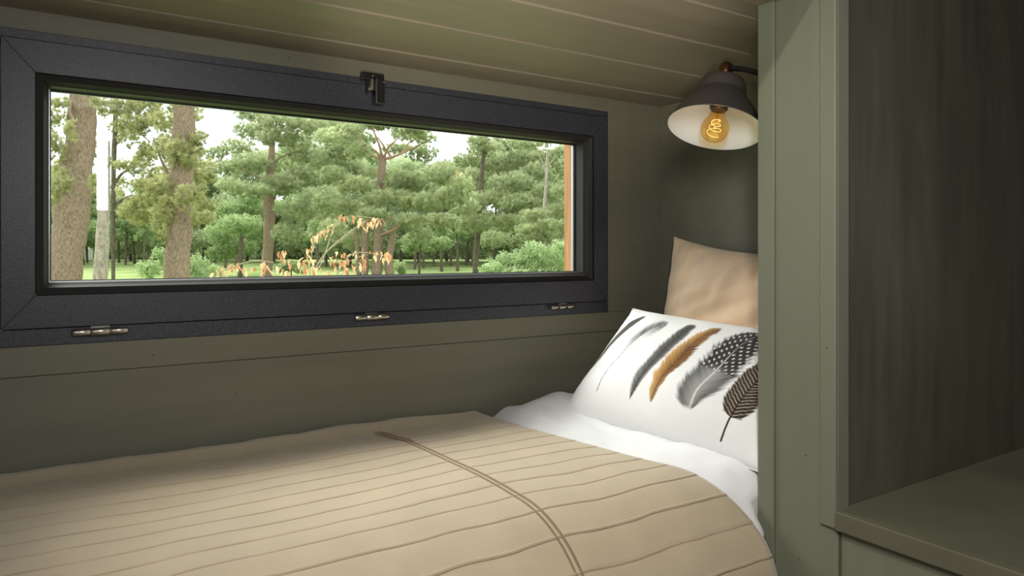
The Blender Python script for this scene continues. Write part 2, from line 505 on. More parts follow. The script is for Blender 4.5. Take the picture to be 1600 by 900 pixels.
# ------------------------------------------------------------------ bed
bed = tag(empty('bed', (.36 * D, .75 * D, 0)), 'single bunk bed built in under the window, mostly hidden by its covers', 'bed')
box('bed_base', -.30 * D, XC - .013, .525 * D, .995 * D, .0, zt - .20, M_post, bed, .003)
box('mattress', -.295 * D, .97 * D, .545 * D, .980 * D, zt - .198, zt - .055, M_sheet, bed, .03, 4)

def nz3(x, y, z=0.0): return noise.noise(Vector((x, y, z)))

def top_relief(x, y):
    return .010 * nz3(x * 2.3, y * 2.6, 3.1) + .004 * nz3(x * 6, y * 5, 8.2)

def section(over, s, inset=0.0):
    """blanket cross-section by arc length s from the wall: returns (y, dz, flatness)"""
    yw = .985 * D - inset; ye = .612 * D; ry = .122 * D - inset; rz = .118 * D
    Lf = yw - ye
    La = 1.5708 * (ry + rz) / 2
    if s <= Lf: return yw - s, 0.0, 1.0
    if s <= Lf + La:
        a = (s - Lf) / La * 1.5708
        return ye - ry * math.sin(a), -rz * (1 - math.cos(a)), math.cos(a)
    return ye - ry, -rz - (s - Lf - La), 0.0

S_L = .985 * D - .612 * D
S_MAX = S_L + 1.5708 * .1125 * D + .14

def blanket_edge_x(s):
    """x of the head-side edge of the bedspread by arc length"""
    return D * np.interp(s / D, [0, .10, .22, .34, .42, .50, .60], [.562, .578, .597, .616, .636, .657, .668])

def blanket_point(i, s):
    xf = -.28 * D
    x = xf + (blanket_edge_x(s) - xf) * i
    y, dz, fl = section(True, s)
    wav = .008 * nz3(x * 3.0, s * 1.5, 1.7) + .0055 * nz3(x * 10, s * 4, 5.0) + .0016 * nz3(x * 26, s * 9, 2.0)
    z = zt + dz + fl * top_relief(x, y)
    # curl up against the wall
    if y > .955 * D: z += (.016 - .014 * max(0, min(1, (x / D - .42) / .12))) * ((y / D - .955) / .03) ** 1.5
    # crest beside the duvet edge
    z += fl * .006 * math.exp(-((x - .56 * D) / .07) ** 2)
    y += (1 - fl) * .008 * nz3(x * 4, 2.2, s * 2)
    return x, y, z, wav

pitch = .0372 * D
def build_blanket():
    nx = 150
    # fine rows around every tuck, coarse rows between them
    ss = set(np.linspace(0, S_MAX, 150).tolist())
    k = 1
    centers = []
    while k * pitch < S_MAX:
        c = k * pitch - .012; centers.append(c)
        for d in (-.005, -.0035, -.0022, -.0012, -.0004, .0004, .0012, .0022, .0035, .005): ss.add(c + d)
        k += 1
    ss = np.array(sorted(s for s in ss if 0 <= s <= S_MAX)); ny = len(ss)
    V = np.zeros(((nx + 1), ny, 3)); C = np.ones(((nx + 1), ny, 3))
    for i in range(nx + 1):
        f = i / nx
        for j, s in enumerate(ss):
            x, y, z, wav = blanket_point(f, s + 0)
            x2, y2, z2, _ = blanket_point(f, min(s + wav, S_MAX))
            # tuck relief along the surface normal (fl keeps it perpendicular)
            ck = min(centers, key=lambda c: abs(c - s)); d = s - ck
            _, _, fl = section(True, s)
            amp = .0016 * (.55 + .45 * abs(nz3(x * 7, ck * 9, 4)))
            h = amp * math.exp(-(d / .0016) ** 2) - .0007 * math.exp(-((d - .0032) / .0015) ** 2)
            V[i, j] = (x2, y2 - (1 - fl) * h, z2 + fl * h)
            st = math.exp(-((d - .0014) / .0012) ** 2) * (.72 + .35 * nz3(x * 14, ck * 20, 1))
            C[i, j] = (1 - .40 * st, 1 - .48 * st, 1 - .54 * st)
    idx = np.arange((nx + 1) * ny).reshape(nx + 1, ny)
    F = np.stack([idx[:-1, :-1], idx[1:, :-1], idx[1:, 1:], idx[:-1, 1:]], -1).reshape(-1, 4)
    sp = tag(empty('bedspread', (.2 * D, .75 * D, zt - .01)), 'tan pin-tucked cotton bedspread covering the bed under the window', 'bedspread')
    o = from_np('cover', V.reshape(-1, 3), F, M_blanket, sp, True, C.reshape(-1, 3), 'stitch')
    so = o.modifiers.new('thickness', 'SOLIDIFY'); so.thickness = .004; so.offset = -1
    # twin corded seam across the bed
    for off, rr in ((0, .0034), (.0105, .0030)):
        P = []
        for s in np.linspace(.045 * D, S_MAX, 70):
            xs = .4085 * D + .022 * max(0, s / D - .30) - off + .0035 * nz3(s * 5, 3.3)
            f = (xs + .28 * D) / (blanket_edge_x(s) + .28 * D)
            x, y, z, _ = blanket_point(f, s); _, _, fl = section(True, s)
            lift = .003 + .014 * math.exp(-((s - .045 * D) / .05) ** 2)
            P.append((x - .05 * max(0, .085 * D - s) / .04 * .6, y - (1 - fl) * lift, z + fl * lift))
        V2, F2 = tube_np(P, [rr * (.35 + .65 * min(1, k / 5)) for k in range(len(P))], 8)
        from_np('corded_seam', V2, F2, M_cord, sp, True)
    # hem along the head-side edge
    P = []
    for s in np.linspace(.0, S_MAX, 80):
        x, y, z, _ = blanket_point(1.0, s); P.append((x, y, z - .001))
    V2, F2 = tube_np(P, .0034, 8)
    from_np('hem', V2, F2, M_blanket, sp, True, np.ones((len(V2), 3)), 'stitch')
build_blanket()

def build_duvet():
    nx, ny = 130, 120
    V = np.zeros((nx + 1, ny + 1, 3))
    xa, xb = .44 * D, .965 * D
    sm = S_L + 1.5708 * .1125 * D + .07
    for i in range(nx + 1):
        for j in range(ny + 1):
            x = xa + (xb - xa) * i / nx; s = sm * j / ny
            y, dz, fl = section(True, s, .010)
            z = zt - .014 + dz + fl * top_relief(x, y)
            be = float(blanket_edge_x(s)); t = min(1, max(0, (x - be - .002) / (.05 * D)))
            z += fl * t * (.010 + .012 * math.exp(-((y - .90 * D) / .12) ** 2))
            fade = min(1, max(0, (x - be + .002) / .06))
            z += fl * fade * (.010 * nz3(x * 7 + y * 4, y * 9 - x * 3, 2) + .011 * abs(nz3(x * 15, y * 8, 7)) + .006 * abs(nz3(x * 9 + y * 14, y * 3, 17)) + .004 * nz3(x * 24, y * 20, 3))
            z += fl * fade * .014 * math.exp(-((y - .55 * D) / .06) ** 2) * math.exp(-((x - .70 * D) / .06) ** 2)
            # folds heaped against the window wall
            z += fl * fade * .016 * math.exp(-((x - .705 * D) / .05) ** 2)
            z += fl * fade * .030 * math.exp(-((y - .93 * D) / .05) ** 2) * math.exp(-((x - .665 * D) / .085) ** 2)
            if y > .965 * D: z -= .02 * (y / D - .965) / .02
            if x > XC - .03:
                k = min(1, (x - XC + .03) / .018)
                y = max(y, (.50 + .040 * k) * D)
            V[i, j] = (x, y, z)
    idx = np.arange((nx + 1) * (ny + 1)).reshape(nx + 1, ny + 1)
    F = np.stack([idx[:-1, :-1], idx[1:, :-1], idx[1:, 1:], idx[:-1, 1:]], -1).reshape(-1, 4)
    o = from_np('duvet', V.reshape(-1, 3), F, M_sheet, None, True)
    so = o.modifiers.new('thickness', 'SOLIDIFY'); so.thickness = .006; so.offset = -1
    tag(o, 'white cotton duvet showing between the tan bedspread and the feather cushion', 'duvet')
build_duvet()

# ------------------------------------------------------------------ cushions
def cushion_point(s, t, w, h, T, side, seed, pinch=.07):
    """s,t in [-1,1]; returns local (x across, y up, z out)"""
    px = s * w / 2 * (1 - pinch * (1 - t * t) * abs(s) ** 4 - .02 * (1 - abs(s) ** 2))
    py = t * h / 2 * (1 - pinch * (1 - s * s) * abs(t) ** 4)
    e = max(0.0, 1 - abs(s) ** 2.6) ** .55 * max(0.0, 1 - abs(t) ** 2.4) ** .55
    z = side * T / 2 * e
    return px, py, z, e

def frame_matrix(c, xa, ya):
    xa = Vector(xa).normalized(); ya = Vector(ya); ya = (ya - xa * ya.dot(xa)).normalized(); za = xa.cross(ya)
    M = Matrix.Identity(4)
    for r in range(3):
        M[r][0], M[r][1], M[r][2], M[r][3] = xa[r], ya[r], za[r], c[r]
    return M

def cushion_grid(ns, nt, w, h, T, side, seed, M, wrink=.004, sag=None):
    S = np.linspace(-1, 1, ns); Tt = np.linspace(-1, 1, nt)
    V = np.zeros((ns, nt, 3))
    for i, s in enumerate(S):
        for j, t in enumerate(Tt):
            x, y, z, e = cushion_point(s, t, w, h, T, side, seed)
            z += wrink * e * (nz3(s * 2.2 + seed, t * 2.0, 1) + .5 * nz3(s * 5 + seed, t * 3.5, 2))
            ed = 1 - e
            z += side * wrink * .55 * ed * (1 if e > 0 else 0) * nz3(s * 9 + seed, t * 9, 3) * e ** .5
            if sag: x, y, z = sag(s, t, x, y, z, e)
            V[i, j] = tuple(M @ Vector((x, y, z)))
    idx = np.arange(ns * nt).reshape(ns, nt)
    F = np.stack([idx[:-1, :-1], idx[1:, :-1], idx[1:, 1:], idx[:-1, 1:]], -1).reshape(-1, 4)
    if side < 0: F = F[:, ::-1]
    return S, Tt, V, F

# tan pillow propped against the end wall
M_t = frame_matrix((.928 * D - .02, .728 * D, zt + .215), (.03, -1, .0), (.17, 0, .98))
def tan_sag(s, t, x, y, z, e):
    y += -.022 * (t > 0) * t * (1 - s * s) + .026 * (1 - s) / 2 * (t + 1) / 2
    x -= .022 * (1 - t) / 2 * (1 - s) / 2
    # pleats pulled in from the top seam
    z += .020 * max(0, t) * e ** .6 * (nz3(s * 8 - t * 1.5, 4, t * 1.0)) + .012 * e * nz3(s * 3 - t * 4, t * 2, 9)
    return x, y, z
tp = tag(empty('pillow', (.93 * D, .72 * D, zt)), 'plain beige pillow propped upright behind the feather cushion', 'pillow')
for side in (1, -1):
    S, Tt, V, F = cushion_grid(110, 90, .60, .455, .16, side, 11.3, M_t, .010, tan_sag)
    from_np('pillow_front' if side > 0 else 'pillow_back', V.reshape(-1, 3), F, M_tanpil, tp, True)

# white cushion printed with six feathers
FC = (.764 * D, .722 * D, zt + .128)
M_f = frame_matrix(FC, (.02, -1, -.0), (.68, 0, .73))
FW, FH, FT = .635, .385, .15
def slump(s, t, x, y, z, e):
    r, u = (s + 1) / 2, (t + 1) / 2
    y += -.040 * r * u + .022 * r * (1 - u) - .010 * (1 - r) * u
    x += .010 * (1 - r) * u - .004 * (1 - r) * (1 - u)
    # seated weight: the lower third bulges forward over the duvet
    z += .014 * e * math.exp(-((t + .45) / .35) ** 2)
    return x, y, z
#FEATHERS_BEGIN
FEATHERS = [
    dict(style='dark', seed=11, spine=[(-.284, -.108), (-.272, -.030), (-.258, .036), (-.238, .0965), (-.2050, .1500)], t=[0, .12, .5, .85, .97, 1], left=[.001, .008, .013, .014, .008, .003], right=[.001, .007, .012, .015, .008, .003], rag=.12, soft=.12, shaft=(.5, .42, .3), shaft_a=.3),
    dict(style='gauze', seed=23, spine=[(-.171, -.122), (-.1672, -.075), (-.162, -.011), (-.1515, .0486), (-.127, .0954), (-.0878, .1184)], t=[0, .2, .45, .65, .8, .94, 1], left=[.001, .004, .012, .020, .026, .024, .010], right=[.001, .003, .014, .034, .034, .022, .006], rag=.38, soft=.4, shaft=(.10, .09, .085)),
    dict(style='grey', seed=31, spine=[(-.0533, -.1246), (-.040, -.0649), (-.0295, .0123), (-.0235, .0848), (-.0123, .1363)], t=[0, .1, .25, .5, .8, .96, 1], left=[.002, .013, .024, .024, .021, .015, .005], right=[.001, .006, .011, .017, .020, .014, .004], rag=.24, soft=.32, shaft=(.03, .03, .03)),
    dict(style='gold', seed=43, spine=[(.0130, -.1225), (.0205, -.0708), (.0260, -.0064), (.0370, .0591), (.0689, .1370)], t=[0, .1, .3, .5, .75, .93, 1], left=[.004, .016, .029, .033, .027, .018, .005], right=[.003, .008, .013, .020, .023, .016, .004], rag=.36, soft=.22, shaft=(.10, .045, .015)),
    dict(style='guinea', seed=57, spine=[(.1238, -.1203), (.130, -.0638), (.1360, .0041), (.1510, .0696), (.1759, .144)], t=[0, .06, .2, .42, .6, .8, .93, 1], left=[.014, .036, .046, .046, .048, .043, .030, .008], right=[.004, .014, .036, .048, .045, .042, .032, .010], rag=.26, soft=.22, shaft=(.80, .79, .74), shaft_w=(.0026, .0009), shaft_fade=([0, .06, .5, .75], [0, 1, .9, .3])),
    dict(style='barred', seed=71, spine=[(.2054, -.1644), (.218, -.1118), (.2275, -.0614), (.234, -.0135), (.240, .0474), (.248, .095)], t=[0, .22, .24, .34, .5, .7, .9, 1], left=[.0012, .0018, .017, .028, .031, .029, .018, .004], right=[.0012, .0018, .018, .028, .030, .028, .018, .004], rag=.2, soft=.10, shaft=(.03, .02, .015), shaft_w=(.0022, .0009)),
]
#FEATHERS_END
def build_feather_cushion():
    root = tag(empty('cushion', (.75 * D, .72 * D, zt)), 'white oblong cushion printed with a row of six feathers', 'cushion')
    ns, nt = 460, 330
    S, Tt, V, F = cushion_grid(ns, nt, FW, FH, FT, 1, 5.7, M_f, .005, slump)
    C = np.ones((ns, nt, 3))
    X = (S * FW / 2)[:, None] + 0 * Tt[None, :]
    Y = (Tt * FH / 2)[None, :] + 0 * S[:, None]
    for f in FEATHERS: paint_feather(C, X, Y, f)
    from_np('cushion_front', V.reshape(-1, 3), F, M_print, root, True, C.reshape(-1, 3), 'print')
    S, Tt, V, F = cushion_grid(60, 40, FW, FH, FT, -1, 5.7, M_f, .005, slump)
    from_np('cushion_back', V.reshape(-1, 3), F, M_sheet, root, True)
    P = []
    for a in np.linspace(0, 4, 161)[:-1]:
        k, q = int(a), a - int(a)
        s, t = [(-1 + 2 * q, -1), (1, -1 + 2 * q), (1 - 2 * q, 1), (-1, 1 - 2 * q)][k]
        x, y, z, e = cushion_point(s, t, FW, FH, FT, 1, 0); x, y, z = slump(s, t, x, y, z, 0); P.append(M_f @ Vector((x, y, z)))
    V2, F2 = tube_np(P + [P[0]], .0022, 6)
    from_np('edge_seam', V2, F2, M_sheet, root, True)

def vnoise(a, seed):
    """smooth 1-D value noise"""
    r = np.random.default_rng(seed).random(4096)
    a = np.asarray(a) + 500.0
    i = np.floor(a).astype(int) % 4095; f = a - np.floor(a); f = f * f * (3 - 2 * f)
    return r[i] * (1 - f) + r[i + 1] * f

def paint_feather(C, X, Y, f):
    """f: spine points (x,y) base to tip, half widths left/right along it, style"""
    pts = np.array(f['spine']); n = 60
    tt = np.linspace(0, 1, n)
    # quadratic-ish smoothing of the spine through its points
    d = np.r_[0, np.cumsum(np.hypot(*np.diff(pts, axis=0).T))]; d /= d[-1]
    deg = min(3, len(pts) - 1)
    px = np.polyval(np.polyfit(d, pts[:, 0], deg), tt); py = np.polyval(np.polyfit(d, pts[:, 1], deg), tt)
    L = np.sum(np.hypot(np.diff(px), np.diff(py)))
    best = np.full(X.shape, 1e9); tb = np.zeros(X.shape); sd = np.zeros(X.shape)
    for k in range(n - 1):
        ax, ay, bx, by = px[k], py[k], px[k + 1], py[k + 1]
        ux, uy = bx - ax, by - ay; l2 = ux * ux + uy * uy
        q = np.clip(((X - ax) * ux + (Y - ay) * uy) / l2, 0, 1)
        ex, ey = X - ax - q * ux, Y - ay - q * uy
        dd = np.hypot(ex, ey); m = dd < best
        best[m] = dd[m]; tb[m] = ((k + q) / (n - 1))[m]; sd[m] = np.sign(ux * ey - uy * ex)[m]
    t, dist = tb, best
    st = f['style']; seed = f['seed']
    wl = 1.45 * np.interp(t, f['t'], f['left']); wr = 1.45 * np.interp(t, f['t'], f['right'])
    w = np.where(sd > 0, wl, wr)
    # barbs sweep towards the tip: the coordinate that is constant along one barb
    barb = (t * L - dist * .9) / .0022
    ragl = vnoise(barb * .55, seed) * .6 + vnoise(barb * 1.7, seed + 1) * .4
    rag = f.get('rag', .3)
    edge = w * (1 - rag * ragl)
    soft = f.get('soft', .18) * w + .0006
    a = np.clip((edge - dist) / soft, 0, 1)
    a *= np.where((t <= .001) | (t >= .999), 0, 1)
    a *= np.interp(t, [0, .03, .97, 1], [0, 1, 1, .3])
    rel = np.clip(dist / np.maximum(w, 1e-5), 0, 1)
    str_ = vnoise(barb * 1.1, seed + 2)
    def col(c): return np.array(c)[None, None, :] * np.ones(X.shape + (1,))
    if st == 'dark':
        c = col((.035, .031, .029)) * (.6 + .8 * str_[..., None])
        br = np.clip((.62 - t) * 3, 0, 1)[..., None]
        c = c * (1 - br) + br * col((.085, .065, .038)) * (.5 + str_[..., None])
        cream = ((sd > 0) & (rel > .62) & (t < .8))[..., None]
        c = np.where(cream, col((.55, .47, .33)), c)
    elif st == 'gauze':
        dk = np.clip((t - .46) * 3.6, 0, 1) * np.clip(1.3 - rel * .6, 0, 1)
        dk = np.where(sd > 0, dk, dk * np.clip((t - .66) * 3.2, .06, 1))
        lv = (.78 - .72 * dk) * (.85 + .3 * str_)
        c = np.clip(lv, .06, 1)[..., None] * col((1, .99, .98))
        a = a * np.clip(.35 + dk, 0, 1) * (.6 + .4 * str_)
    elif st == 'grey':
        lv = (.045 + .20 * rel) * (.55 + .9 * str_) * np.interp(t, [0, .5, 1], [1.5, 1, .55])
        c = lv[..., None] * col((1, .97, .95))
    elif st == 'gold':
        g = np.where(sd > 0, np.clip(rel * 1.3, 0, 1), .12 * rel)[..., None]
        c = col((.22, .085, .018)) * (.55 + .9 * str_[..., None]) * (1 - g) + g * col((.78, .45, .13)) * (.8 + .35 * str_[..., None])
        lt = np.clip(.35 - t, 0, 1)[..., None]; c = c * (1 - lt) + lt * col((.80, .52, .2))
        tip = np.clip((t - .8) * 5, 0, 1)[..., None]; c = c * (1 - .55 * tip) + .55 * tip * col((.16, .07, .025))
    elif st == 'guinea':
        up = np.clip((t - .40) * 9, 0, 1)[..., None]
        dark = col((.028, .026, .026)) * (.6 + .8 * str_[..., None])
        grey = (.30 - .28 * np.clip(rel * 2.0 - .05, 0, 1) + .10 * str_)[..., None] * col((1, .98, .95))
        c = grey * (1 - up) + dark * up
        # white dots in rows along the barbs
        row = (t * L - dist * .55) / .0138
        ri = np.floor(row)
        cd = dist / .0138 + .5 * (ri % 2)
        dx = (row - ri - .5); dy = (cd - np.floor(cd) - .5)
        dot = np.clip((.27 - np.hypot(dx, dy)) * 8, 0, 1) * (t > .44) * (rel < .93) * (dist > .003)
        c = c * (1 - dot[..., None]) + dot[..., None] * col((.80, .79, .74))
        a = np.where(t < .44, a * (.78 + .22 * str_), a)
    else:  # barred
        u = (t * L - dist * .75) / .0098
        wv = np.abs(((u + .35 * vnoise(dist / .004, seed + 5)) % 1) - .5) * 2
        bar = np.clip((.26 - wv) * 9, 0, 1)[..., None] * np.clip(1.3 - rel, 0, 1)[..., None]
        c = col((.045, .030, .022)) * (.7 + .6 * str_[..., None])
        c = c * (1 - bar) + bar * col((.62, .52, .40))
    C[:] = C * (1 - a[..., None]) + np.clip(c, 0, 1) * a[..., None]
    # the shaft
    sw = np.interp(t, [0, 1], f.get('shaft_w', (.0012, .0007)))
    sa = np.clip((sw - dist) / .0006 + .5, 0, 1) * (t > .0) * (t < .985) * f.get('shaft_a', 1)
    sa = sa * np.interp(t, *f.get('shaft_fade', ([0, 1], [1, 1])))
    sc = np.array(f.get('shaft', (.05, .045, .04)))
    C[:] = C * (1 - sa[..., None]) + sc * sa[..., None]
build_feather_cushion()

# ------------------------------------------------------------------ wall lamp
def build_lamp():
    c = Vector((1.212, 1.062, H + .272))
    n = Vector((-.36, -.085, -1)).normalized()           # out of the mouth of the shade
    zc = -n
    xc = Vector((0, 1, 0)).cross(zc).normalized(); yc = zc.cross(xc)
    M = Matrix.Identity(4)
    for r in range(3): M[r][0], M[r][1], M[r][2], M[r][3] = xc[r], yc[r], zc[r], c[r]
    R = .103
    root = tag(empty('wall_lamp', tuple(c)), 'grey metal cone wall lamp with white inside and clear amber globe bulb', 'lamp')
    Mo = material('taupe_enamel', (.062, .054, .048), .5)[0]
    Mi = material('white_enamel', (.80, .80, .78), .22)[0]
    outer = [(R, 0), (R + .0012, .0012), (R, .003), (.098, .014), (.086, .036), (.072, .058), (.059, .076), (.0565, .079),
             (.0555, .0815), (.054, .082), (.0535, .090), (.051, .108), (.0465, .119), (.040, .124), (.012, .1255), (0, .1255)]
    outer = [(r, h * .97) for r, h in outer]
    lathe('shade', outer, M, Mo, root, 64)
    inner = [(R, 0), (R - .0016, .0006), (.096, .013), (.084, .035), (.070, .057), (.057, .075), (.0525, .083), (.049, .106), (.04, .119), (0, .1205)]
    inner = [(r, h * .97) for r, h in inner]
    o = lathe('shade_lining', inner, M, Mi, root, 64); tag(o, 'glossy white inside of the shade')
    lathe('socket', [(0, .114), (.019, .114), (.02, .106), (.02, .050), (.0175, .046), (0, .046)], M, material('dark_bakelite', (.03, .022, .016), .4)[0], root, 32)
    # bulb: globe with a short neck
    gl = bpy.data.materials.new('amber_glass'); gl.use_nodes = True
    nn, ll = gl.node_tree.nodes, gl.node_tree.links
    nn.remove(nn['Principled BSDF'])
    tr = nn.new('ShaderNodeBsdfTransparent'); tr.inputs['Color'].default_value = (.97, .83, .53, 1)
    gs = nn.new('ShaderNodeBsdfGlossy'); gs.inputs['Roughness'].default_value = .03
    lw = nn.new('ShaderNodeLayerWeight'); lw.inputs['Blend'].default_value = .5
    pw = nn.new('ShaderNodeMath'); pw.operation = 'POWER'; pw.inputs[1].default_value = 3.0
    ll.new(lw.outputs['Facing'], pw.inputs[0])
    fr = nn.new('ShaderNodeMath'); fr.operation = 'MULTIPLY_ADD'; fr.inputs[1].default_value = .42; fr.inputs[2].default_value = .05
    ll.new(pw.outputs[0], fr.inputs[0])
    mx = nn.new('ShaderNodeMixShader')
    ll.new(fr.outputs[0], mx.inputs[0]); ll.new(tr.outputs[0], mx.inputs[1]); ll.new(gs.outputs[0], mx.inputs[2])
    ll.new(mx.outputs[0], nn['Material Output'].inputs['Surface'])
    rb = .0310; hb = -.001
    prof = [(0, hb - rb)] + [(rb * math.sin(a), hb - rb * math.cos(a)) for a in np.linspace(.1, 2.45, 24)] + [(.0165, .036), (.0145, .048)]
    bulb = lathe('bulb', prof, M, gl, root, 40)
    fm = bpy.data.materials.new('filament_glow'); fm.use_nodes = True
    e = fm.node_tree.nodes['Principled BSDF']
    e.inputs['Emission Color'].default_value = (1, .62, .22, 1); e.inputs['Emission Strength'].default_value = 1.6
    P = []
    for k in range(73):
        an = k * 2 * math.pi / 24; q = k / 72
        P.append(M @ Vector(((.016 - .008 * q) * math.cos(an), (.016 - .008 * q) * math.sin(an), -.014 + .036 * q)))
    V, F = tube_np(P, .0006, 5)
    from_np('filament', V, F, fm, bulb)
    V, F = tube_np([M @ Vector((0, 0, .045)), M @ Vector((0, 0, .02)), M @ Vector((0, 0, .002))], [.004, .0025, .001], 8)
    from_np('filament_stem', V, F, gl, bulb, True)
    # copper knuckle, wing screw and arm to the cabinet side
    Mc = material('copper_bronze', (.30, .15, .09), .25, 1)[0]
    K = M @ Vector((0, 0, .150))
    kx = Vector((FX, FY, 0)).cross(Vector((0, 0, 1))).normalized()
    lathe('knuckle', [(0, .119), (.0125, .119), (.0125, .132), (.0148, .135), (.0155, .150), (.0140, .160), (.008, .165), (0, .166)], M, Mc, root, 24)
    tube('wing_screw', [K, K + kx * .022 + Vector((0, 0, -.002))], [.0042, .0042, .0032], M_black, root, 10, 4)
    bmw = bmesh.new(); box_bm(bmw, -.008, .008, -.0018, .0018, -.004, .004, .001)
    ow = from_bm('wing_nut', bmw, M_black, root); ow.location = K + kx * .024 - root.location
    ow.rotation_euler = (.2, .3, .4)
    B = Vector((1.215, YC + .001, H + .315))
    tube('arm', [K + Vector((0, -.004, 0)), K + Vector((.004, -.05, -.012)), B + Vector((.0, .045, .028)), B + Vector((0, .010, 0))], .0062, M_black, root, 12, 8)
    T = Matrix.Translation(B) @ Matrix.Rotation(math.radians(-90), 4, 'X')
    lathe('wall_plate', [(0, .016), (.018, .016), (.030, .012), (.035, .004), (.035, 0), (0, 0)], T, Mo, root, 32)
    lp = bpy.data.lights.new('bulb_light', 'POINT'); lp.energy = .03; lp.color = (1, .72, .38); lp.shadow_soft_size = .012
    lo = bpy.data.objects.new('bulb_light', lp); COL.objects.link(lo)
    lo.location = M @ Vector((0, 0, .018))
build_lamp()

# ------------------------------------------------------------------ outdoors
GZ = -.62      # lawn level
def bark(name, c0, c1, sc=7):
    m, n, l, b = material(name, c1, .95, spec=.1)
    t = noise_tex(n, l, sc, 8, (2.2, 2.2, 1.0), .72)
    r = ramp(n, l, t.outputs['Fac'], [(.32, c0), (.52, c1), (.72, tuple(min(1, x * 1.5) for x in c1))])
    l.new(r.outputs['Color'], b.inputs['Base Color'])
    bump(n, l, b, t.outputs['Fac'], .8, .04)
    return m
M_bark = bark('pine_bark', (.12, .082, .058), (.30, .225, .16), 16)
M_bark_red = bark('red_pine_bark', (.20, .10, .055), (.42, .27, .17), 11)
M_bark_dark = bark('dark_bark', (.05, .045, .032), (.14, .12, .085))
M_bark_pale = bark('pale_bark', (.19, .165, .13), (.40, .35, .285))

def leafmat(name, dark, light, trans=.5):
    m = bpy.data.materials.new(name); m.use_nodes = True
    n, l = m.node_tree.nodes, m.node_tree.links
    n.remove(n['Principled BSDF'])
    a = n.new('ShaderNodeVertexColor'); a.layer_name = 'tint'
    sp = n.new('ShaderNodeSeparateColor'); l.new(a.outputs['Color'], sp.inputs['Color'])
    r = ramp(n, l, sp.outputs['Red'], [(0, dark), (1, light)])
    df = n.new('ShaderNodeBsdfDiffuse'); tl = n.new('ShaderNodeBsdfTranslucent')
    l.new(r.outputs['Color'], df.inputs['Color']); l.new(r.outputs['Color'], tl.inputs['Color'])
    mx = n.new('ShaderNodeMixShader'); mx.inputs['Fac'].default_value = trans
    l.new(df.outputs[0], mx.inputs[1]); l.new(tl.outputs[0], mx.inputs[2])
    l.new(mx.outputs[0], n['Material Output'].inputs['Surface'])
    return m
M_needle_y = leafmat('yellow_green_needles', (.25, .27, .10), (.64, .64, .34))
M_needle = leafmat('green_needles', (.23, .28, .13), (.60, .66, .38))
M_needle_b = leafmat('blue_green_needles', (.24, .29, .14), (.60, .66, .40))
M_leaf = leafmat('broad_leaves', (.16, .24, .09), (.50, .60, .31))
M_leaf_light = leafmat('light_leaves', (.23, .33, .14), (.58, .70, .38))
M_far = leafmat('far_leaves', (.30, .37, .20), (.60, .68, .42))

def needle_template(n, seed, spread=1.0):
    r = np.random.default_rng(seed); V = []; F = []
    for k in range(n):
        th = r.uniform(0, 2 * math.pi); ph = r.uniform(.15, 1.5) * spread
        d = np.array([math.sin(ph) * math.cos(th), math.sin(ph) * math.sin(th), math.cos(ph)])
        s = np.cross(d, r.normal(size=3)); s /= np.linalg.norm(s)
        b = r.normal(size=3) * .12; L = r.uniform(.7, 1.1); w = .06
        i = len(V); V += [b + s * w, b - s * w, b + d * L]; F.append((i, i + 1, i + 2))
    return np.array(V), np.array(F)
def leaf_template(n, seed):
    r = np.random.default_rng(seed); V = []; F = []
    for k in range(n):
        c = r.normal(size=3); c = c / np.linalg.norm(c) * r.uniform(.3, .9)
        d = r.normal(size=3); d /= np.linalg.norm(d); s = np.cross(d, r.normal(size=3)); s /= np.linalg.norm(s)
        i = len(V); V += [c - d * .30, c + s * .19, c + d * .34, c - s * .19]; F += [(i, i + 1, i + 2), (i, i + 2, i + 3)]
    return np.array(V), np.array(F)
NEEDLES = [needle_template(24, k) for k in range(3)]
LEAVES = [leaf_template(9, 10 + k) for k in range(3)]

def scatter(pads, size, temps, density, jitter=.35, flat=.0):
    """pads: (center, rx, ry, rz) ellipsoids; returns V, F, tint"""
    Vs, Fs, Cs, off = [], [], [], 0
    for (c, rx, ry, rz) in pads:
        area = 4 * math.pi * ((rx * ry) ** 1.6 / 3 + (rx * rz) ** 1.6 / 3 + (ry * rz) ** 1.6 / 3) ** (1 / 1.6)
        n = max(6, int(1.9 * density * area / (size * size)))
        d = RNG.normal(size=(n, 3)); d /= np.linalg.norm(d, axis=1)[:, None]
        rad = RNG.random(n) ** .45
        pos = np.array(c)[None] + d * rad[:, None] * np.array([rx, ry, rz])[None]
        up = d * .6 + np.array([0, 0, .7]) + RNG.normal(size=(n, 3)) * .45
        up /= np.linalg.norm(up, axis=1)[:, None]
        ref = RNG.normal(size=(n, 3)); xa = np.cross(up, ref); xa /= np.linalg.norm(xa, axis=1)[:, None]
        ya = np.cross(up, xa)
        R = np.stack([xa, ya, up], -1)                      # columns
        sc = size * RNG.uniform(.7, 1.25, n)
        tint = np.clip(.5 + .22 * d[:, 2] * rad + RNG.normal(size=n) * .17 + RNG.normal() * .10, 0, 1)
        pick = RNG.integers(0, len(temps), n)
        for k, (tv, tf) in enumerate(temps):
            m = pick == k; q = m.sum()
            if not q: continue
            V = pos[m][:, None, :] + sc[m][:, None, None] * np.einsum('nij,vj->nvi', R[m], tv)
            F = tf[None] + (np.arange(q) * len(tv))[:, None, None] + off
            Vs.append(V.reshape(-1, 3)); Fs.append(F.reshape(-1, 3)); off += q * len(tv)
            Cs.append(np.repeat(np.clip(tint[m], 0, 1), len(tv)))
    C = np.concatenate(Cs)
    return np.concatenate(Vs), np.concatenate(Fs), np.stack([C, C, C], -1)

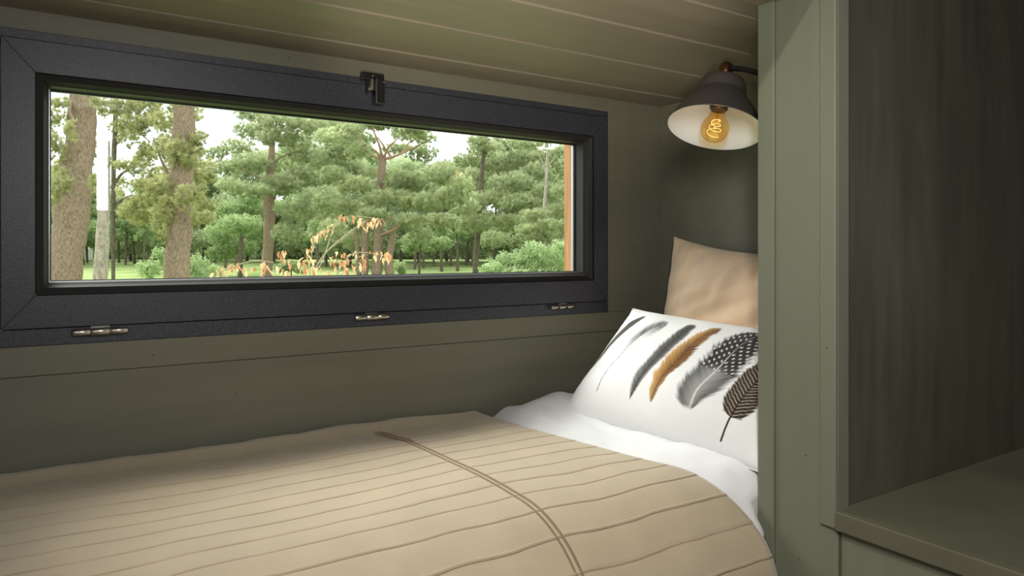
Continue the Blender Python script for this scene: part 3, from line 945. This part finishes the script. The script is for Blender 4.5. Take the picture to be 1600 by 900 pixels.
def px_pads(lst, t, dj, depth_ratio=1.0):
    """(u, v, ru, rv) crown pads seen from the room -> ellipsoids round depth t"""
    out = []
    for (u, v, ru, rv) in lst:
        tt = t + random.uniform(-dj, dj)
        out.append((tuple(at(u, v, tt)), ru * tt / FPX, ru * tt / FPX * depth_ratio, rv * tt / FPX))
    return out

def auto_pads(u0, u1, v0, v1, n, ru, rv, seed):
    r = random.Random(seed); return [(r.uniform(u0, u1), r.uniform(v0, v1), ru * r.uniform(.6, 1.3), rv * r.uniform(.6, 1.3)) for _ in range(n)]

def ground_z(x, y):
    q = min(1, max(0, (math.hypot(x, y) - 22) / 50)); return GZ + .86 * q * q * (3 - 2 * q)
def ground_uv(u, t):
    p = at(u, 394, t); p.z = ground_z(p.x, p.y); return p

def tree(name, label, t, trunk, pads, leaf_mat, bark_mat, kind='needle', size_px=6, density=1.3, dj=1.5, branches=(), group=None, cat='tree', extra_trunks=(), branch_mat=None):
    """trunk: [(u, v, width px)] from the ground up"""
    root = empty(name, tuple(ground_uv(trunk[0][0], t)))
    tag(root, label, cat, group)
    def trunk_mesh(tr, nm, wob):
        pts = [ground_uv(tr[0][0], t) - Vector((0, 0, .1))] + [at(u, v, t) for u, v, w in tr]
        rad = [tr[0][2] / 2 * t / FPX * 1.1] + [w / 2 * t / FPX for u, v, w in tr]
        path = smooth_path(pts, 8)
        rr = np.interp(np.linspace(0, 1, len(path)), np.linspace(0, 1, len(rad)), rad)
        V, F = tube_np(path, rr, 14, wob)
        return from_np(nm, V, F, bark_mat, root, True)
    tk = trunk_mesh(trunk, 'trunk', .16)
    for ex in extra_trunks: trunk_mesh(ex, 'trunk', .12)
    for br in branches:
        pts = [at(u, v, t + (br[0] if k else 0) * k / (len(br) - 2)) for k, (u, v) in enumerate(br[2:])]
        tube('branch', pts, [br[1] * t / FPX, br[1] * .35 * t / FPX], branch_mat or bark_mat, root, 6, 5)
    if pads:
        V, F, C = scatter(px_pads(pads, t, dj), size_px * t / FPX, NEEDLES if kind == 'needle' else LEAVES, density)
        o = from_np('foliage', V, F, leaf_mat, root, False, C); o['kind'] = 'stuff'
    return root

LANDMARKS = [(-9e9, 'the left edge of the glass'), (108, 'the leaning trunk'), (160, 'the pale stem'), (277, 'the straight pine trunk'),
             (418, 'the bare pine trunk'), (590, 'the central pine trunks'), (745, 'the layered dark pine'), (851, 'the pair of pale stems')]
ORD = ['first', 'second', 'third', 'fourth', 'fifth', 'sixth', 'seventh', 'eighth', 'ninth']
def place_labels(us, fmt):
    us = sorted(us); out = {}; n = {}
    for u in us:
        nm = [b for a, b in LANDMARKS if a <= u][-1]
        n[nm] = n.get(nm, -1) + 1
        out[u] = fmt % (ORD[n[nm]], nm)
    return out
# ground
def lawn_mat():
    m, n, l, b = material('lawn_grass', (.2, .33, .08), 1, spec=.05)
    t = noise_tex(n, l, .35, 6, (1, 1, 1), .6)
    r = ramp(n, l, t.outputs['Fac'], [(.3, (.14, .20, .06)), (.5, (.23, .30, .11)), (.7, (.34, .38, .18))])
    l.new(r.outputs['Color'], b.inputs['Base Color'])
    return m
bm = bmesh.new()
bmesh.ops.create_grid(bm, x_segments=110, y_segments=110, size=110)
for v in bm.verts:
    v.co.y += 112; v.co.x += 60
    v.co.z = ground_z(v.co.x, v.co.y) + .04 * nz3(v.co.x * .08, v.co.y * .08)
lawn = from_bm('ground', bm, lawn_mat(), None, True); tag(lawn, 'mown green lawn beyond the window', kind='structure')

# near pines, left to right
tree('pine_tree', 'big leaning pine trunk nearest the left end of the window', 13,
     [(88, 560, 50), (100, 440, 46), (112, 340, 50), (120, 260, 46), (127, 200, 40), (130, 145, 34), (134, 60, 28), (140, -40, 20)],
     [(92, 185, 16, 16), (88, 230, 18, 22), (98, 265, 16, 14), (95, 160, 18, 9), (60, 200, 26, 20), (150, 160, 14, 8), (84, 300, 9, 22), (90, 340, 6, 24), (110, 205, 12, 20), (108, 250, 14, 20), (148, 290, 7, 20), (100, 285, 12, 22), (30, 150, 40, 30), (160, 80, 50, 25), (80, 60, 60, 30)],
     M_needle_y, M_bark, size_px=7.5, density=.5, dj=.8,
     branches=[(-.8, 4, (122, 150), (112, 160), (109, 175), (115, 190), (102, 210))])
tree('pine_tree', 'slim dark pine stem just right of the leaning trunk', 21,
     [(177, 470, 5), (177, 330, 6), (178, 250, 7), (180, 200, 7), (182, 150, 7), (185, 60, 6)],
     [(178, 165, 30, 14), (205, 175, 22, 12), (160, 172, 14, 12), (178, 200, 12, 12), (220, 200, 14, 12), (232, 240, 18, 12), (210, 262, 22, 12), (238, 285, 26, 16), (226, 318, 26, 16), (200, 330, 18, 13), (250, 330, 18, 18), (190, 300, 10, 10), (220, 150, 30, 12), (170, 100, 50, 20), (230, 165, 24, 12)] + auto_pads(190, 325, 150, 350, 60, 16, 11, 5),
     M_needle_y, M_bark_dark, size_px=7, density=.42, dj=1.5,
     branches=[(.5, 2.5, (180, 285), (190, 272), (205, 262), (218, 246)), (.5, 2, (178, 230), (195, 210), (215, 198), (240, 195)),
               (-.5, 2, (180, 250), (195, 258), (208, 263)), (.5, 2, (178, 320), (195, 310), (208, 305), (222, 312)), (.3, 2, (180, 215), (210, 205), (235, 222))])
tree('pine_tree', 'straight pine trunk with green sprays across it, in the left third of the window', 14.5,
     [(274, 560, 40), (276, 440, 37), (281, 350, 37), (283, 290, 36), (286, 220, 33), (288, 160, 31), (291, 60, 26), (293, -40, 20)],
     [(282, 222, 26, 16), (262, 238, 22, 16), (300, 262, 20, 24), (270, 275, 24, 20), (292, 245, 22, 18), (306, 220, 14, 14), (262, 300, 22, 24), (310, 300, 12, 24), (258, 190, 18, 16), (316, 160, 14, 6), (250, 340, 14, 24), (304, 340, 10, 20), (278, 235, 20, 18), (286, 255, 18, 20), (276, 300, 16, 18), (270, 320, 20, 22), (296, 305, 18, 22), (262, 360, 14, 22), (240, 300, 20, 26), (240, 80, 60, 30), (340, 60, 60, 30)],
     M_needle_y, M_bark, size_px=8, density=.52, dj=.55,
     branches=[(.4, 3, (283, 290), (262, 270), (250, 245), (240, 215)), (-.4, 3, (284, 250), (300, 240), (315, 232))])
tree('pine_tree', 'pale stem standing between the leaning trunk and the lawn gap', 17,
     [(152, 480, 22), (156, 440, 21), (160, 380, 20), (162, 330, 18), (163, 280, 16), (165, 220, 12)],
     [(150, 230, 10, 30), (168, 260, 6, 22), (150, 300, 12, 16)],
     M_needle, M_bark_pale, size_px=7, density=.35, dj=.5)
tree('pine_tree', 'mid-distance pine with a bare trunk and spreading crown, left of the dead branch', 28,
     [(417, 440, 17), (418, 400, 16), (421, 350, 17), (420, 310, 17), (421, 280, 12), (425, 230, 9), (424, 170, 6)],
     [(400, 205, 34, 14), (440, 190, 40, 13), (372, 232, 30, 14), (350, 262, 28, 12), (420, 255, 34, 16), (470, 225, 34, 16), (500, 205, 30, 16), (440, 290, 36, 16), (400, 300, 30, 12), (480, 275, 36, 18), (364, 290, 26, 10), (510, 250, 28, 20), (465, 330, 34, 18), (500, 310, 32, 18), (395, 180, 30, 10), (335, 240, 18, 10), (480, 195, 34, 12), (530, 195, 34, 12), (440, 215, 40, 14), (390, 255, 34, 14), (540, 235, 34, 14), (490, 250, 36, 14), (520, 340, 28, 16), (450, 365, 26, 14)],
     M_needle_b, M_bark, size_px=6, density=.52, dj=2.2,
     branches=[(.8, 2, (421, 285), (400, 275), (375, 262), (355, 258)), (.5, 2, (422, 260), (440, 245), (465, 235)), (-.6, 2, (420, 300), (395, 290), (370, 285)),
               (.2, 1.8, (424, 240), (423, 215), (427, 190)), (.6, 1.6, (424, 235), (412, 210), (404, 190)), (.6, 1.6, (427, 225), (440, 200))])
tree('pine_tree', 'broad pine with fanned reddish boughs in the centre of the window', 24,
     [(569, 450, 12), (570, 400, 12), (572, 360, 11), (578, 335, 11), (590, 305, 11), (595, 275, 12), (598, 248, 13)],
     [(520, 215, 30, 14), (548, 205, 26, 12), (560, 235, 24, 14), (640, 200, 34, 10), (660, 240, 28, 14), (600, 275, 40, 14), (560, 290, 36, 14), (640, 285, 42, 15), (690, 275, 34, 16), (520, 275, 26, 14), (610, 310, 46, 13), (665, 315, 46, 14), (545, 325, 34, 14), (710, 310, 30, 16), (585, 335, 28, 9), (690, 345, 34, 11), (505, 320, 20, 16), (640, 345, 26, 8), (600, 195, 26, 8), (720, 290, 22, 16), (580, 195, 30, 9), (640, 212, 30, 9), (560, 218, 30, 10), (620, 232, 24, 8), (660, 215, 24, 8), (660, 370, 22, 12), (520, 360, 26, 16), (550, 375, 20, 14)],
     M_needle, M_bark, size_px=6, density=.52, dj=2.0, branch_mat=M_bark_red,
     extra_trunks=[[(588, 450, 17), (590, 400, 16), (591, 360, 14), (592, 330, 10)], [(611, 450, 15), (608, 410, 13), (612, 375, 10), (618, 345, 6)], [(561, 450, 7), (559, 400, 7), (556, 360, 6)]],
     branches=[(-1, 2.6, (598, 250), (586, 236), (570, 226), (556, 214)), (-1, 2.6, (600, 248), (612, 246), (640, 234), (678, 214)), (-1.2, 2.4, (598, 248), (592, 225), (584, 205), (580, 192)),
               (-.8, 2.4, (600, 248), (606, 232), (622, 216)), (.8, 2.2, (600, 248), (626, 240), (640, 222), (660, 212)), (-1.2, 2.2, (598, 250), (576, 240), (565, 225)), (-.4, 2, (610, 244), (598, 226), (590, 214)),
               (-1.2, 2.8, (592, 345), (612, 341), (630, 342), (640, 338)), (-1, 2.4, (592, 368), (612, 360), (636, 345)), (-1, 2.2, (592, 300), (604, 290), (606, 285)), (-1, 1.8, (655, 338), (668, 345), (690, 355))])
tree('pine_tree', 'dense pine with layered boughs right of the bright sky gap', 34,
     [(742, 440, 10), (745, 390, 9), (748, 340, 9), (752, 280, 7), (757, 230, 5)],
     [(760, 232, 30, 12), (790, 225, 28, 10), (750, 220, 22, 8), (820, 225, 30, 9), (850, 245, 26, 12), (700, 262, 24, 12), (735, 250, 28, 12), (780, 258, 36, 14), (815, 250, 30, 14), (745, 282, 34, 14), (800, 285, 38, 15), (840, 268, 26, 14), (760, 312, 36, 14), (815, 318, 36, 14), (725, 325, 26, 14), (855, 300, 24, 16), (740, 350, 30, 14), (790, 348, 34, 14), (835, 345, 30, 14), (705, 300, 22, 12), (870, 262, 18, 18), (770, 375, 26, 14)],
     M_needle_b, M_bark_dark, size_px=5.5, density=.55, dj=2.5)
tree('pine_tree', 'pine beside the timber jamb with two pale stems', 30,
     [(848, 440, 8), (849, 390, 8), (850, 340, 7), (853, 290, 5), (856, 235, 4)],
     [(870, 330, 24, 10), (838, 335, 28, 8), (860, 352, 28, 9), (828, 358, 24, 8), (876, 300, 18, 10), (850, 225, 16, 6), (872, 238, 14, 10), (900, 300, 30, 30), (930, 250, 40, 30), (840, 372, 22, 8)],
     M_needle, M_bark_pale, size_px=5.5, density=.5, dj=1.6,
     extra_trunks=[[(836, 440, 5), (838, 390, 5), (840, 340, 4)]],
     branches=[(.4, 1.2, (853, 270), (846, 250), (838, 236)), (.4, 1.2, (854, 262), (866, 248), (874, 240))])
tree('broadleaf_tree', 'round dark green broadleaf tree low behind the bare pine trunk', 38,
     [(375, 430, 8), (376, 400, 7), (377, 360, 6), (378, 330, 4)],
     [(360, 330, 30, 16), (395, 325, 26, 14), (375, 350, 38, 16), (345, 365, 26, 16), (405, 360, 22, 18), (370, 385, 34, 14), (340, 395, 20, 12), (395, 310, 24, 10)],
     M_leaf, M_bark_dark, 'leaf', 5, .55, 2)
tree('broadleaf_tree', 'small dark tree over the lawn right of the central stems', 42,
     [(655, 425, 4), (656, 400, 4), (657, 375, 3)],
     [(650, 375, 24, 10), (668, 385, 20, 9), (640, 388, 14, 8), (690, 380, 20, 10)],
     M_leaf, M_bark_dark, 'leaf', 4.5, .6, 1)
# bushes
def bush(label, t, pads, m, size_px=5, density=.6, kind='leaf'):
    u = pads[0][0]
    root = tag(empty('bush', tuple(ground_uv(u, t))), label, 'bush')
    V, F, C = scatter(px_pads(pads, t, .5), size_px * t / FPX, LEAVES, density)
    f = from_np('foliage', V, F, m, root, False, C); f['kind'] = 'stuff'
    tube('stem', [ground_uv(u, t) - Vector((0, 0, .1)), at(u, pads[0][1], t)], .03, M_bark_dark, root, 6, 3)
    return root
bush('light green bush at the lower right corner of the window', 20, [(800, 412, 34, 20), (835, 400, 30, 24), (770, 422, 20, 12), (868, 410, 28, 24), (820, 430, 60, 16), (880, 390, 18, 16)], M_leaf_light, 6, .6)
bush('leafy undergrowth at the foot of the straight pine trunk', 22, [(235, 420, 22, 16), (305, 415, 24, 18), (330, 425, 20, 12), (250, 400, 12, 14), (315, 440, 40, 12)], M_leaf_light, 6, .5)
bush('small round bush on the lawn right of the central stems', 36, [(624, 416, 9, 8), (628, 424, 8, 6)], M_leaf, 4, .8)
bush('low bush on the lawn behind the bare pine trunk', 34, [(455, 415, 16, 9), (440, 420, 12, 7), (470, 422, 12, 6)], M_leaf, 4, .7)

# woodland edge behind: each tree of its own
r2 = random.Random(3)
tops = [(60, 300), (95, 265), (130, 285), (165, 310), (205, 322), (245, 300), (285, 285), (318, 270), (345, 290), (385, 262), (430, 245), (470, 232), (510, 240), (545, 252), (585, 250), (625, 258), (655, 262), (700, 268), (730, 262), (775, 240), (815, 236), (850, 262), (885, 250)]
tl = place_labels([u for u, _ in tops], '%s hazy woodland tree to the right of %s')
for k, (u, top) in enumerate(tops):
    t = r2.uniform(50, 66)
    hw = 36
    pads = []
    v = top
    while v < 388:
        f = (v - top) / (400 - top)
        for q in range(3):
            pads.append((u + r2.uniform(-1, 1) * hw * (.35 + .75 * math.sin(min(1, f * 1.3 + .15) * 2.2)), v + r2.uniform(-6, 6), 20 * r2.uniform(.8, 1.3), 12 * r2.uniform(.8, 1.2)))
        v += 15
    tree('woodland_tree', tl[u], t, [(u, 418, 5), (u + r2.uniform(-3, 3), 392, 4.5), (u, (top + 400) / 2, 3), (u, top + 10, 2)],
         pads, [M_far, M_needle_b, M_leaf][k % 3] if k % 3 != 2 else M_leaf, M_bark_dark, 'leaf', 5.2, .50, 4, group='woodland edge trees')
# thin dark stems seen against the lawn
stems = [137, 186, 196, 211, 225, 336, 352, 368, 497, 535, 548, 648, 662, 678, 690, 704, 715, 728, 738]
tl = place_labels(stems, '%s slender dark tree at the lawn edge, right of %s')
for k, u in enumerate(stems):
    t = r2.uniform(44, 56)
    lean = r2.uniform(-5, 5)
    tree('slender_tree', tl[u], t, [(u, 420, r2.uniform(3, 5.5)), (u + lean * .4, 390, 3.5), (u + lean, 350, 2.5)],
         [(u + lean, 350, 14, 8), (u + lean + 6, 362, 12, 7), (u + lean - 7, 370, 10, 6)], M_leaf, M_bark_dark, 'leaf', 5, .55, .5, group='thin stems along the lawn')
# thicket closing the view under the canopy
tus = [90 + 64 * k for k in range(13)]
tl = place_labels(tus, '%s far dark thicket under the canopy, right of %s')
for k in range(13):
    u0 = tus[k]; u = u0 + r2.uniform(-10, 10)
    bush(tl[u0], 76 + r2.uniform(-3, 3),
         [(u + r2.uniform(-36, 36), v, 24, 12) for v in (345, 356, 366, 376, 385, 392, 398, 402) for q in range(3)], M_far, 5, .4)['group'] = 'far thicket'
# trees to either side of the view
SIDE = {-30: 'second hazy tree past the left end of the window view', 10: 'nearest hazy tree past the left end of the window view', -120: 'third hazy tree past the left end of the window view', -240: 'fourth hazy tree past the left end of the window view',
        960: 'nearest hazy tree past the right end of the window view', 1050: 'second hazy tree past the right end of the window view', 1180: 'third hazy tree past the right end of the window view', 1320: 'fourth hazy tree past the right end of the window view'}
for k, (u, t) in enumerate([(-240, 30), (-120, 38), (-30, 26), (10, 50), (960, 40), (1050, 30), (1180, 44), (1320, 36)]):
    pads = auto_pads(u - 60, u + 60, 190, 390, 22, 34, 20, k)
    tree('woodland_tree', SIDE[u], t, [(u, 420, 12), (u, 330, 10), (u, 230, 5)], pads, M_needle, M_bark, 'leaf', 8, .4, 2.5, group='trees beyond the window ends')
# white trailer far across the lawn
tr = tag(empty('trailer', tuple(ground_uv(126, 57))), 'small white trailer parked far across the lawn by the leaning trunk', 'trailer')
Mw = material('white_gel_coat', (.85, .85, .84), .4)[0]
p = at(126, 397, 57)
box('body', p.x - .85, p.x + .85, p.y - .7, p.y + .7, p.z - .55, p.z + .52, Mw, tr, .12, 3)
box('wheel', p.x - .25, p.x + .25, p.y - .82, p.y - .70, tr.location.z, p.z - .35, M_black, tr, .06)

# ------------------------------------------------------------------ dead beech branch outside the glass
def build_branch():
    t = 4.6
    root = tag(empty('beech_sapling', tuple(ground_uv(500, t))), 'dead beech sapling with dry orange leaves just outside the window', 'sapling')
    Mt = bark('pale_twig', (.30, .24, .15), (.55, .48, .33), 30)
    Ml = leafmat('dry_beech_leaves', (.50, .23, .10), (.88, .62, .38), .5)
    lines = [
        ([(470, 640), (480, 520), (490, 431), (512, 392), (549, 361), (572, 345)], 3.0, 0.0),
        ([(490, 431), (505, 405), (521, 357), (533, 341), (556, 338), (599, 343)], 1.8, .25),
        ([(512, 392), (530, 378), (552, 362)], 1.3, -.2),
        ([(480, 520), (420, 470), (345, 432), (370, 415), (397, 408), (428, 410)], 2.0, -.35),
        ([(480, 520), (455, 460), (440, 420), (438, 398)], 1.6, .1),
        ([(480, 500), (520, 440), (549, 398), (588, 397), (611, 404)], 1.8, .35),
        ([(490, 431), (487, 395), (495, 372), (512, 360)], 1.5, -.1),
        ([(478, 540), (530, 470), (565, 432), (566, 388)], 1.6, .5),
        ([(490, 440), (478, 415), (470, 405)], 1.2, -.3),
        ([(520, 440), (535, 415), (560, 402), (575, 398)], 1.2, .2),
    ]
    for pts, w, dt in lines:
        P = [at(u, v, t + dt * min(1, k / 2)) for k, (u, v) in enumerate(pts)]
        tube('twig', P, [w * .55 * t / FPX, w * .3 * t / FPX], Mt, root, 6, 5)
    clusters = [(352, 426, 7), (366, 420, 7), (380, 420, 7), (393, 424, 5), (342, 430, 4), (412, 416, 5), (418, 424, 4), (441, 402, 6), (446, 412, 4), (452, 430, 5), (414, 432, 4),
                (494, 374, 8), (505, 366, 7), (515, 358, 6), (487, 392, 6), (484, 408, 8), (480, 424, 8), (495, 428, 5), (470, 418, 4), (529, 404, 6), (522, 412, 5), (540, 412, 7), (548, 424, 6), (530, 424, 6), (556, 398, 4),
                (538, 342, 4), (556, 346, 4), (566, 348, 6), (580, 348, 8), (592, 350, 7), (572, 356, 5), (588, 400, 5), (602, 403, 7), (610, 404, 4), (575, 402, 3), (560, 415, 4), (518, 430, 5), (438, 426, 3)]
    # leaf meshes: pointed oval, creased along the midrib and curled
    meshes = []
    for k in range(6):
        rr = random.Random(40 + k); V = []; F = []
        nseg = 6; L = 1.0
        for i in range(nseg + 1):
            f = i / nseg; w = .22 * math.sin(math.pi * f ** .8) * (1 - .15 * f); zc = -.35 * (f ** 2) * rr.uniform(.3, 1.2)
            V += [(-w, f * L, zc + w * .5), (0, f * L, zc), (w, f * L, zc + w * .5)]
        for i in range(nseg):
            a = i * 3
            F += [(a, a + 1, a + 4, a + 3), (a + 1, a + 2, a + 5, a + 4)]
        me = bpy.data.meshes.new('dry_leaf'); me.from_pydata(V, [], F); me.update()
        ca = me.color_attributes.new('tint', 'FLOAT_COLOR', 'POINT'); tv = k / 5
        for d in ca.data: d.color = (tv, tv, tv, 1)
        me.materials.append(Ml); meshes.append(me)
    rr = random.Random(9)
    wl = root.location
    for u, v, n in clusters:
        dt = rr.uniform(-.3, .35)
        for k in range(n):
            o = bpy.data.objects.new('dry_leaf', rr.choice(meshes)); COL.objects.link(o); o.parent = root
            p = at(u + rr.uniform(-9, 9), v - 5 + rr.uniform(-6, 5), t + dt + rr.uniform(-.08, .08))
            o.location = p - wl
            s = rr.uniform(.036, .060)
            d = Vector((rr.uniform(-.7, .7), rr.uniform(-.7, .7), -rr.uniform(.25, 1.2)))
            o.rotation_mode = 'QUATERNION'; o.rotation_quaternion = d.to_track_quat('Y', 'Z')
            o.scale = (s, s, s)
build_branch()
